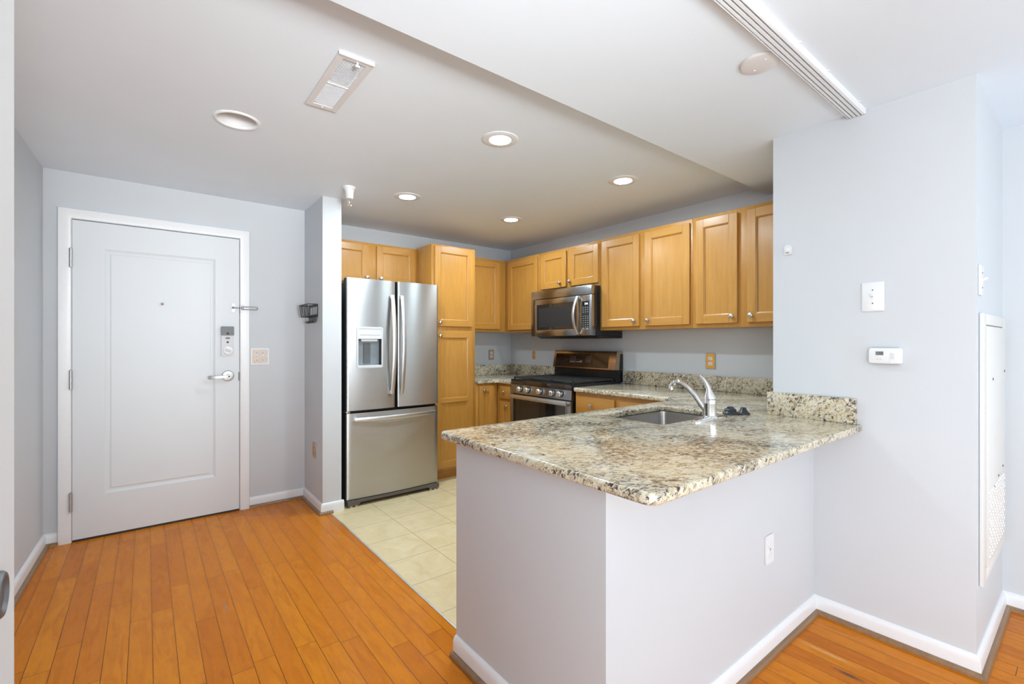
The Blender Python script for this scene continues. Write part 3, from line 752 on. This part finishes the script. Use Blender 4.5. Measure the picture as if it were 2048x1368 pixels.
cabinet('maple wall cabinet on the back wall between pantry and corner', (2.4925, YF, 1.388), 'Y', .594, 1.388, 2.162, .305,
        [(.040, .500, 1.418, 2.132, None, 0)], group=UG)
cabinet('maple corner wall cabinet left of the microwave', (XF, 4.030, 1.380), 'X', .552, 1.380, 2.162, .305,
        [(.062, .541, 1.408, 2.132, None, 0)], group=UG)
cabinet('short two-door maple cabinet directly above the microwave', (XF, 3.4765, 1.770), 'X', .790, 1.770, 2.160, .305,
        [(.038, .387, 1.795, 2.132, .315, 1.838), (.434, .780, 1.795, 2.132, .442, 1.838)], group=UG)
cabinet('two-door maple wall cabinet right of the microwave', (XF, 2.6845, 1.378), 'X', .863, 1.378, 2.163, .305,
        [(.031, .413, 1.405, 2.136, .374, 1.446), (.467, .849, 1.405, 2.136, .502, 1.446)], group=UG)
cabinet('rightmost maple wall cabinet, partly hidden by the thermostat wall', (XF, 1.820, 1.376), 'X', .786, 1.376, 2.163, .305,
        [(.034, .328, 1.405, 2.136, .297, 1.449), (.391, .690, 1.405, 2.136, .421, 1.449)], group=UG)
cabinet('narrow maple base cabinet under the corner granite right of the pantry', (2.4925, 3.730, 0), 'Y', .2565, 0, .875, .605,
        [(.030, .209, .115, .851, .080, .812)], toe=True, group=BG)
cabinet('maple base cabinet squeezed in directly left of the stove', (2.750, 3.7285, 0), 'X', .245, 0, .875, .63,
        [(.068, .232, .115, .697, .186, .660)], [(.062, .232, .730, .852, .140, .794)], toe=True, group=BG)
cabinet('maple drawer base cabinet right of the stove', (2.750, 2.652, 0), 'X', .88, 0, .875, .63,
        [(.021, .411, .115, .680, .38, .64), (.462, .852, .115, .680, .49, .64)], [(.021, .411, .710, .844, .190, .780), (.462, .852, .710, .844, .655, .780)], toe=True, group=BG)
# sink base, hollow, facing the kitchen side
sbse = thing('kitchen_cabinet', 'maple sink cabinet on the kitchen side of the peninsula', 'cabinet', (2.745, 1.655, 0), '-Y', BG)
g = G(); g.box(0, 1.648, 0, .018, .10, .875, 0); g.box(0, .018, .018, .618, .10, .875); g.box(1.63, 1.648, .018, .618, .10, .875); g.box(.018, 1.63, .018, .618, .10, .118); g.box(.018, 1.63, .07, .085, 0, .0995, 1)
g.build('carcass', ['mv', 'mdark'], sbse)
for a, b, k in ((.10, .55, .52), (.58, 1.03, .61), (1.10, 1.60, 1.14)):
    dd = shaker('door', sbse, a, b, .125, .70); knob(dd, k, .66)
    drawer_front(sbse, a, b, .73, .85)

# ---------------------------------------------------------------- granite tops
ZT, ZU = 0.908, 0.876
ct = thing('countertop', 'long speckled granite countertop over the peninsula and beside the stove', 'countertop', (0, 0, 0))
outer = fillet([(.945, .658), (2.494, .658), (2.494, 1.033), (3.396, 1.033), (3.396, 2.664), (2.720, 2.664), (2.720, 1.692), (.945, 1.692)],
               [.035, 0, 0, 0, 0, .03, .03, .035])
hole = rounded(1.800, 2.352, 1.205, 1.578, .018)
top = slab('worktop', 'granite', [outer, hole], ZU, ZT, .009, ct)
for nm, b in (('side_splash', (2.4745, 2.4945, .676, 1.033)), ('return_splash', (2.4745, 3.376, 1.033, 1.053)), ('rear_splash', (3.376, 3.3965, 1.033, 2.664))):
    g = G(); g.box(b[0], b[1], b[2], b[3], ZT, 1.022, bev=.002); g.build(nm, 'granite', ct)
c2 = thing('countertop', 'small L-shaped granite countertop in the far corner left of the stove', 'countertop', (0, 0, 0))
o2 = fillet([(2.4925, 3.700), (2.722, 3.700), (2.722, 3.488), (3.396, 3.488), (3.396, 4.339), (2.4925, 4.339)], [0, .07, 0, 0, 0, 0])
slab('worktop', 'granite', [o2], ZU, ZT, .009, c2)
g = G(); g.box(2.4925, 3.376, 4.319, 4.3395, ZT, 1.024, bev=.002); g.build('rear_splash', 'granite', c2)
g = G(); g.box(3.376, 3.3965, 3.488, 4.319, ZT, 1.024, bev=.002); g.build('side_splash', 'granite', c2)

# sink
sk = thing('kitchen_sink', 'undermount stainless steel sink in the granite peninsula', 'sink', (0, 0, 0))
g = G(); x0, x1, ya, yb = 1.797, 2.355, 1.202, 1.581
rr = lambda k, z, r: [(x, y, z) for x, y in rounded(x0 + k, x1 - k, ya + k, yb - k, r)]
g.loft([rr(-.018, .8755, .04), rr(0, .8755, .035), rr(.003, .86, .035), rr(.008, .71, .035), rr(.016, .692, .032), rr(.035, .684, .03), rr(.12, .681, .03)], caps=False)
R = g.bm; vs = list(R.verts)[-24:]; R.faces.new(vs)
g.build('bowl', 'sink', sk)
g = G(); g.lathe([(.045, 0), (.045, .003), (.034, .004), (.030, .001), (.0, .001)], ((x0 + x1) / 2, (ya + yb) / 2, .681), 'z', 28, caps=False); g.build('drain', 'chrome', sk)

# faucet
FX, FY = 2.098, 1.148
fc = thing('faucet', 'chrome single-lever kitchen faucet on the granite behind the sink', 'faucet', (FX, FY, ZT))
g = G()
def oval(a, b, z): return [(a * math.copysign(abs(math.cos(t)) ** .6, math.cos(t)), b * math.copysign(abs(math.sin(t)) ** .8, math.sin(t)), z) for t in [2 * PI * i / 36 for i in range(36)]]
g.loft([oval(.142, .030, 0), oval(.142, .030, .004), oval(.136, .026, .010), oval(.10, .022, .014), oval(.05, .020, .016)]); g.build('base_plate', 'chrome', fc)
g = G(); g.lathe([(.036, .010), (.034, .016), (.029, .020), (.028, .075), (.0285, .0765), (.0285, .0785), (.028, .080), (.028, .094)], (0, 0, 0), 'z', 36); g.build('body', 'chrome', fc)
hb = [(0, 0, .095, .028), (0, .002, .108, .026), (0, .004, .122, .020), (0, .006, .136, .014), (0, .010, .150, .0115), (0, .020, .170, .010), (0, .034, .190, .009), (0, .050, .203, .008), (0, .054, .205, .004)]
g = G(); g.tube([h[:3] for h in hb], [h[3] for h in hb], 20, up=(1, 0, 0)); g.build('lever', 'chrome', fc)
g = G()
sp = [(0, .020, .040), (0, .045, .068), (0, .075, .107), (0, .112, .142), (0, .148, .163), (0, .178, .166), (0, .198, .158), (0, .207, .144), (0, .208, .130)]
g.tube(sp, [.0135, .0135, .013, .0125, .0125, .012, .012, .013, .0135], 18, up=(1, 0, 0)); s_ = g.build('spout', 'chrome', fc)
g = G(); g.lathe([(.0125, .0), (.0125, .006)], (0, .208, .124), 'z', 18); g.build('aerator', 'nickel', s_)

# drain stopper lying on the granite
st = thing('sink_stopper', 'black rubber sink stopper lying on the granite beside the faucet', 'sink stopper', (2.362, 1.155, ZT))
g = G(); ti = Matrix.Rotation(math.radians(24), 4, 'Y')
prof = [(.0, 0), (.040, 0), (.041, .004), (.036, .010), (.030, .014), (.031, .020), (.026, .026), (.018, .028), (.017, .034), (.010, .037), (0, .036)]
g.lathe([(r * .92, h) for r, h in prof], (-.040, .008, .004), 'z', 28, caps=False); g.build('stopper', 'rubber', st)
g = G(); g.loft([oval(.052, .030, 0), oval(.052, .030, .005), oval(.034, .020, .012), oval(.020, .014, .026), oval(.016, .011, .032)]); q = g.build('flange', 'rubber', st); q.location = (.035, -.022, .0005); q.rotation_euler = (0, 0, .5)

# ---------------------------------------------------------------- refrigerator
fr = thing('refrigerator', 'stainless steel french door refrigerator with bottom freezer drawer', 'refrigerator', (1.211, 3.585, 0))
FW = .798
g = G(); g.box(.004, FW - .004, .075, .735, .035, 1.745, bev=.004); g.build('body', 'blackm', fr)
def panel(name, x0, x1, z0, z1, sag, cut=None, th=.066):
    """door with a gently bowed front and rounded sides; cut = (x0,x1,z0,z1) leaves an opening in the front"""
    xs = [x0 + (x1 - x0) * i / 20 for i in range(21)]
    if cut: xs = sorted(set([x for x in xs if abs(x - cut[0]) > .008 and abs(x - cut[1]) > .008] + [cut[0], cut[1]]))
    r = .010; xc = (x0 + x1) / 2; hw = (x1 - x0) / 2
    fy = lambda x: sag * ((x - xc) / hw) ** 2 + (r - math.sqrt(max(0, r * r - max(0, abs(x - xc) - hw + r) ** 2)) if abs(x - xc) > hw - r else 0)
    for e in (.002, .005, .008): xs += [x0 + e, x1 - e]
    xs = sorted(set(xs)); zs = [z0, z1] if not cut else [z0, cut[2], cut[3], z1]
    g = G(); bm = g.bm
    V = {}
    for i, x in enumerate(xs):
        for k, z in enumerate(zs): V[i, k] = bm.verts.new((x, fy(x), z))
    Bk = {(i, k): bm.verts.new((x0 if i == 0 else x1, th, zs[k])) for i in (0, len(xs) - 1) for k in range(len(zs))}
    n = len(xs) - 1
    for i in range(n):
        for k in range(len(zs) - 1):
            if cut and k == 1 and xs[i] >= cut[0] - 1e-6 and xs[i + 1] <= cut[1] + 1e-6: continue
            bm.faces.new((V[i, k], V[i + 1, k], V[i + 1, k + 1], V[i, k + 1]))
    for k in range(len(zs) - 1):
        bm.faces.new((Bk[0, k], V[0, k], V[0, k + 1], Bk[0, k + 1])).material_index = 1
        bm.faces.new((V[n, k], Bk[n, k], Bk[n, k + 1], V[n, k + 1])).material_index = 1
        bm.faces.new((Bk[n, k], Bk[0, k], Bk[0, k + 1], Bk[n, k + 1])).material_index = 1
    for k in (0, len(zs) - 1):
        f = bm.faces.new([Bk[0, k]] + [V[i, k] for i in range(n + 1)] + [Bk[n, k]]); f.material_index = 1
    return g.build(name, ['steel', 'blackm'], fr, angle=40)
CUT = (.084, .282, 1.080, 1.390)
dl = panel('left_door', 0, .399, .744, 1.776, .010, CUT)
dr_ = panel('right_door', .418, FW, .744, 1.776, .010)
dw = panel('freezer_drawer', 0, FW, .056, .722, .016)
# dispenser
cx0, cx1, cz0, cz1 = CUT
g = G()
o_ = [(x, z) for x, z in rounded(cx0 - .007, cx1 + .007, cz0 - .007, cz1 + .007, .016)]; i_ = [(x, z) for x, z in rounded(cx0 + .004, cx1 - .004, cz0 + .004, cz1 - .004, .010)]
g.loft([[(x, .008, z) for x, z in o_], [(x, -.0005, z) for x, z in o_], [(x, -.002, z) for x, z in i_], [(x, .010, z) for x, z in i_]], caps=False); bz = g.build('dispenser_bezel', 'silverp', dl)
zc1 = 1.303
g = G(); g.box(cx0, cx1, .002, .014, zc1, cz1); g.build('dispenser_panel', 'silverp', dl)
g = G()
for i in range(14): g.box(cx0 + .020 + i * .0118, cx0 + .0275 + i * .0118, .0015, .0022, 1.331, 1.3345)
g.build('dispenser_icons', 'dgrey', dl)
g = G()   # niche, open to the front
a0, a1, b0, b1, yd = cx0, cx1, cz0, zc1, .062
g.quad([(a0, yd, b0), (a1, yd, b0), (a1, yd, b1), (a0, yd, b1)], 0); g.quad([(a0, .004, b0), (a0, yd, b0), (a0, yd, b1), (a0, .004, b1)], 0); g.quad([(a1, .004, b0), (a1, .004, b1), (a1, yd, b1), (a1, yd, b0)], 1)
g.quad([(a0, .004, b1), (a0, yd, b1), (a1, yd, b1), (a1, .004, b1)], 1); g.quad([(a0, .004, b0), (a1, .004, b0), (a1, yd, b0), (a0, yd, b0)], 0); g.build('dispenser_niche', ['greyp', 'blackm'], dl)
g = G(); g.box(cx0 + .033, cx1 - .033, .012, .045, 1.282, 1.302, bev=.003); g.build('dispenser_spout', 'silverp', dl)
g = G(); g.prism(rounded(.150, .205, 1.108, 1.270, .008), .050, .060, XZ); pd = g.build('paddle', 'dgrey', dl)
g = G(); g.box(cx0 + .002, cx1 - .002, .001, .050, cz0 + .002, cz0 + .014, bev=.002); g.build('drip_tray', 'silverp', dl)
def bow(p0, p1, out_, n=15):
    P0, P1 = Vector(p0), Vector(p1); pts = []
    for i in range(n):
        t = i / (n - 1); p = P0.lerp(P1, t); p.y -= out_ * math.sin(PI * t) ** .9; pts.append(p)
    return pts
for dd, x in ((dl, .366), (dr_, .447)):
    g = G(); g.tube(bow((x, -.012, .857), (x, -.012, 1.660), .048), 0, sq=(.015, .006), up=(1, 0, 0))
    for z in (.870, 1.647): g.box(x - .012, x + .012, -.016, .012, z - .012, z + .012, bev=.002)
    g.build('handle', 'steelv', dd)
g = G(); g.tube(bow((.058, -.012, .674), (FW - .042, -.012, .676), .048), 0, sq=(.015, .006), up=(0, 0, 1))
for x in (.071, FW - .055): g.box(x - .012, x + .012, -.016, .014, .663, .687, bev=.002)
g.build('handle', 'steelv', dw)
g = G(); g.box(0.012, .075, .02, .12, 1.7455, 1.772, bev=.004); g.box(FW - .075, FW - .012, .02, .12, 1.7455, 1.772, bev=.004); g.build('hinge_cover', 'blackm', fr)
g = G(); g.box(.0, .03, .012, .07, .7245, .7415, bev=.002); g.build('hinge', 'nickel', fr)
g = G()
kp_ = [(0.004, .050), (0.004, .018), (.010, .012), (.090, .012), (.105, .030), (FW - .105, .030), (FW - .090, .012), (FW - .012, .012), (FW - .004, .018), (FW - .004, .050)]
g.prism(kp_, -.012, .070, XZ); kk = g.build('kick_grille', 'kick', fr, angle=30)
for x in (.035, .075, FW - .075, FW - .035):
    g = G(); g.lathe([(.010, 0), (.012, .003), (.012, .011), (.006, .0125)], (x, .006, 0), 'z', 14); g.build('foot', 'offwhite', kk)

# ---------------------------------------------------------------- range
rg = thing('gas_range', 'stainless steel gas range with five knobs and black cooktop', 'stove', (2.730, 3.4755, 0), 'X')
RW = .800
g = G(); g.box(.003, RW - .003, .022, .625, .03, .915, bev=.002)
for x in (.05, RW - .05):
    for y in (.06, .58): g.lathe([(.018, 0), (.018, .031)], (x, y, 0), 'z', 14)
g.build('body', 'black', rg)
g = G(); g.box(.0, RW, -.004, .50, .884, .930, bev=.004); g.box(.0, RW, .50, .56, .884, .926); g.build('cooktop', 'black', rg)
g = G(); g.box(.001, RW - .001, -.006, .012, .881, .922, bev=.003); g.build('front_band', 'brownglass', rg)
g = G(); g.prism([(-.002, .880), (.022, .880), (.022, .800), (-.010, .800)], 0, RW, YZ); cp = g.build('control_panel', 'slate', rg)
for x in (.147, .256, .420, .580, .678):
    g = G(); g.lathe([(.031, 0), (.031, .004), (.029, .006)], (x, -.005, .845), '-y', 28); k_ = g.build('knob', 'blackm', rg)
    g = G(); g.lathe([(.025, .006), (.0255, .010), (.0245, .034), (.021, .039), (0, .039)], (x, -.005, .845), '-y', 28, caps=False)
    g.box(x - .006, x + .006, -.052, -.044, .822, .868, bev=.003); g.build('knob_face', 'chrome', k_)
# oven door
g = G(); z0, z1 = .205, .792; gx0, gx1, gz0, gz1 = .045, .735, .275, .748
for b in ((0, gx0, z0, z1), (gx1, RW, z0, z1), (gx0, gx1, z0, gz0), (gx0, gx1, gz1, z1)): g.box(b[0], b[1], -.016, .0215, b[2], b[3], bev=.002)
od = g.build('oven_door', 'slate', rg)
g = G(); g.box(gx0 - .001, gx1 + .001, -.0135, .0, gz0 - .001, gz1 + .001); g.build('oven_glass', 'glass', od)
g = G(); g.tube([(.02, -.050, .776), (.12, -.058, .776), (.4, -.062, .776), (.68, -.058, .776), (.785, -.050, .776)], 0, sq=(.0155, .007), up=(0, 0, 1))
for x in (.04, .765): g.box(x - .012, x + .012, -.052, -.015, .766, .787, bev=.002)
g.build('oven_handle', 'steelv', od)
g = G(); g.box(0, RW, -.014, .0215, .035, .198, bev=.004); g.build('storage_drawer', 'slate', rg)
# grates and burners
for (x, y, r) in ((.17, .15, .048), (.63, .15, .055), (.17, .40, .040), (.63, .40, .045), (.40, .275, .055)):
    g = G(); g.lathe([(r + .012, .930), (r + .010, .934), (r, .936), (r, .944), (r * .9, .947), (0, .947)], (x, y, 0), 'z', 24, caps=False); g.build('burner', 'iron', rg)
for gx in (.015, .278, .541):
    g = G(); a, b, y0_, y1 = gx, gx + .244, .030, .525; zt = .952
    for s0, s1 in (((a, y0_), (b, y0_)), ((a, y1), (b, y1)), ((a, y0_), (a, y1)), ((b, y0_), (b, y1)), ((a, (y0_ + y1) / 2), (b, (y0_ + y1) / 2))):
        g.box(min(s0[0], s1[0]) - .006, max(s0[0], s1[0]) + .006, min(s0[1], s1[1]) - .006, max(s0[1], s1[1]) + .006, zt - .012, zt, bev=.002)
    for k in range(1, 6):
        x = a + (b - a) * k / 6; g.box(x - .004, x + .004, y0_, y1, zt - .010, zt + .001, bev=.0015)
    for x in (a, b):
        for y in (y0_, (y0_ + y1) / 2, y1): g.box(x - .006, x + .006, y - .006, y + .006, .930, zt - .010)
    g.build('grate', 'iron', rg)
# backguard
g = G(); g.prism([(.560, .915), (.560, 1.03), (.655, 1.03), (.655, .915)], .006, RW - .006, YZ); bgd = g.build('backguard_riser', 'black', rg)
def bgy(z): return .540 + (z - 1.03) / (1.197 - 1.03) * .030
g = G(); side = [(bgy(1.028), 1.028), (bgy(1.18), 1.182), (bgy(1.19) + .004, 1.192), (bgy(1.197) + .014, 1.197), (.640, 1.197), (.650, 1.188), (.650, 1.028)]
g.prism(side, .0, RW, YZ); bgh = g.build('backguard', 'bronze', rg, angle=30)
for x in (-.0005, RW - .0005):
    g = G(); g.prism([(.600, 1.030), (.612, 1.165), (.616, 1.170), (.649, 1.170), (.649, 1.030)], x, x + .001, YZ); g.build('side_cap', 'blackm', bgh)
g = G(); e = .0015
def bgp(x, z, d): return (x, bgy(z) - d, z)
g.loft([[bgp(x, z, d) for x, z in ((.030, 1.040), (.718, 1.040), (.718, 1.166), (.030, 1.166))] for d in (0, .0015)]); gp = g.build('control_glass', 'brownglass', bgh)
g = G()
def dots(x0, nx, z0, nz, dx, dz, sx, sz):
    for i in range(nx):
        for k in range(nz):
            x = x0 + i * dx; z = z0 + k * dz
            g.quad([bgp(x, z, .0019), bgp(x + sx, z, .0019), bgp(x + sx, z + sz, .0019), bgp(x, z + sz, .0019)])
dots(.235, 4, 1.098, 3, .020, .017, .006, .003); dots(.235, 4, 1.084, 1, .020, .017, .010, .005); dots(.325, 4, 1.086, 1, .018, .01, .012, .005); dots(.445, 3, 1.090, 4, .020, .016, .006, .004); dots(.365, 2, 1.096, 1, .02, .01, .010, .005)
g.build('control_marks', 'print', gp)
g = G(); g.quad([bgp(.325, 1.118, .0018), bgp(.395, 1.118, .0018), bgp(.395, 1.150, .0018), bgp(.325, 1.150, .0018)]); g.build('clock_display', 'black', gp)

# ---------------------------------------------------------------- microwave
mw = thing('microwave', 'stainless over-the-range microwave with curved handle', 'microwave', (2.976, 3.4755, 1.335), 'X')
MWW = .790
g = G(); g.box(.003, MWW - .002, .049, .414, 0, .430, bev=.002); g.build('body', 'black', mw)
g = G(); g.prism([(.060, -.001), (.414, -.001), (.414, -.022), (.120, -.022)], .02, MWW - .004, YZ); g.build('underside_hood', 'blackm', mw)
g = G(); g.box(0, MWW, 0, .048, .354, .432, bev=.004); tb_ = g.build('top_band', 'slate', mw)
g = G()   # emblem: loose swoosh ring over the middle of the band
em = [(.405 + .030 * math.cos(t), -.0006, .393 + .010 * math.sin(t)) for t in [math.radians(a) for a in range(20, 330, 15)]]
g.tube(em, .0011, 6); g.tube([(.398, -.0006, .400), (.405, -.0006, .382), (.413, -.0006, .405)], .0012, 6); g.build('emblem', 'dgrey', tb_)
# door: frame + glass
X0, X1, z1 = .0, .650, .350
wx0, wx1, wz0, wz1 = .074, .612, .056, .300
g = G()
for b in ((X0, wx0, 0, z1), (wx1, X1, 0, z1), (wx0, wx1, 0, wz0), (wx0, wx1, wz1, z1)): g.box(b[0], b[1], 0, .0485, b[2], b[3], bev=.0015)
md = g.build('door', 'slate', mw)
g = G(); g.box(wx0 - .001, wx1 + .001, .003, .030, wz0 - .001, wz1 + .001); gl = g.build('door_glass', 'glass', md)
g = G(); g.box(wx0 + .038, wx1 - .05, .0022, .0032, wz0 + .032, wz1 - .032); g.build('mesh_screen', 'blackm', gl)
g = G()
for b in ((wx0 - .002, wx0 + .002, wz0 - .002, wz1 + .002), (wx0 - .002, wx1, wz0 - .003, wz0 + .001)): g.box(b[0], b[1], -.0012, .004, b[2], b[3])
g.build('window_bead', 'alum', md)
hp = []
for i in range(17):
    t = i / 16; hp.append((.630, -.008 - .052 * math.sin(PI * t) ** .85, .012 + .330 * t))
g = G(); g.tube(hp, 0, sq=(.013, .006), up=(1, 0, 0)); g.build('handle', 'alum', md)
g = G(); g.box(.653, MWW, 0, .0485, 0, z1, bev=.002); pn = g.build('control_side', 'slate', mw)
g = G(); g.prism(rounded(.672, .768, .050, .302, .006), -.002, .002, XZ); g.build('keypad_rim', 'alum', pn)
g = G(); g.prism(rounded(.675, .766, .053, .300, .005), -.003, .001, XZ); kpd = g.build('keypad', 'blackm', pn)
g = G(); g.box(.688, .758, -.0036, -.002, .258, .290); dsp = g.build('display', 'glass', kpd)
text('clock_digits', '2:15', .022, (.733, -.0040, .273), (PI / 2, 0, 0), 'digit', dsp)
g = G()
for r in range(10):
    z = .240 - r * .0185
    if r in (3,): continue
    for c in range(3):
        x = .691 + c * .0265; g.box(x, x + .011, -.0034, -.0028, z - .002, z + .002)
g.box(.685, .712, -.0034, -.0028, .058, .063); g.box(.728, .757, -.0034, -.0028, .058, .063); g.build('keypad_marks', 'print', kpd)
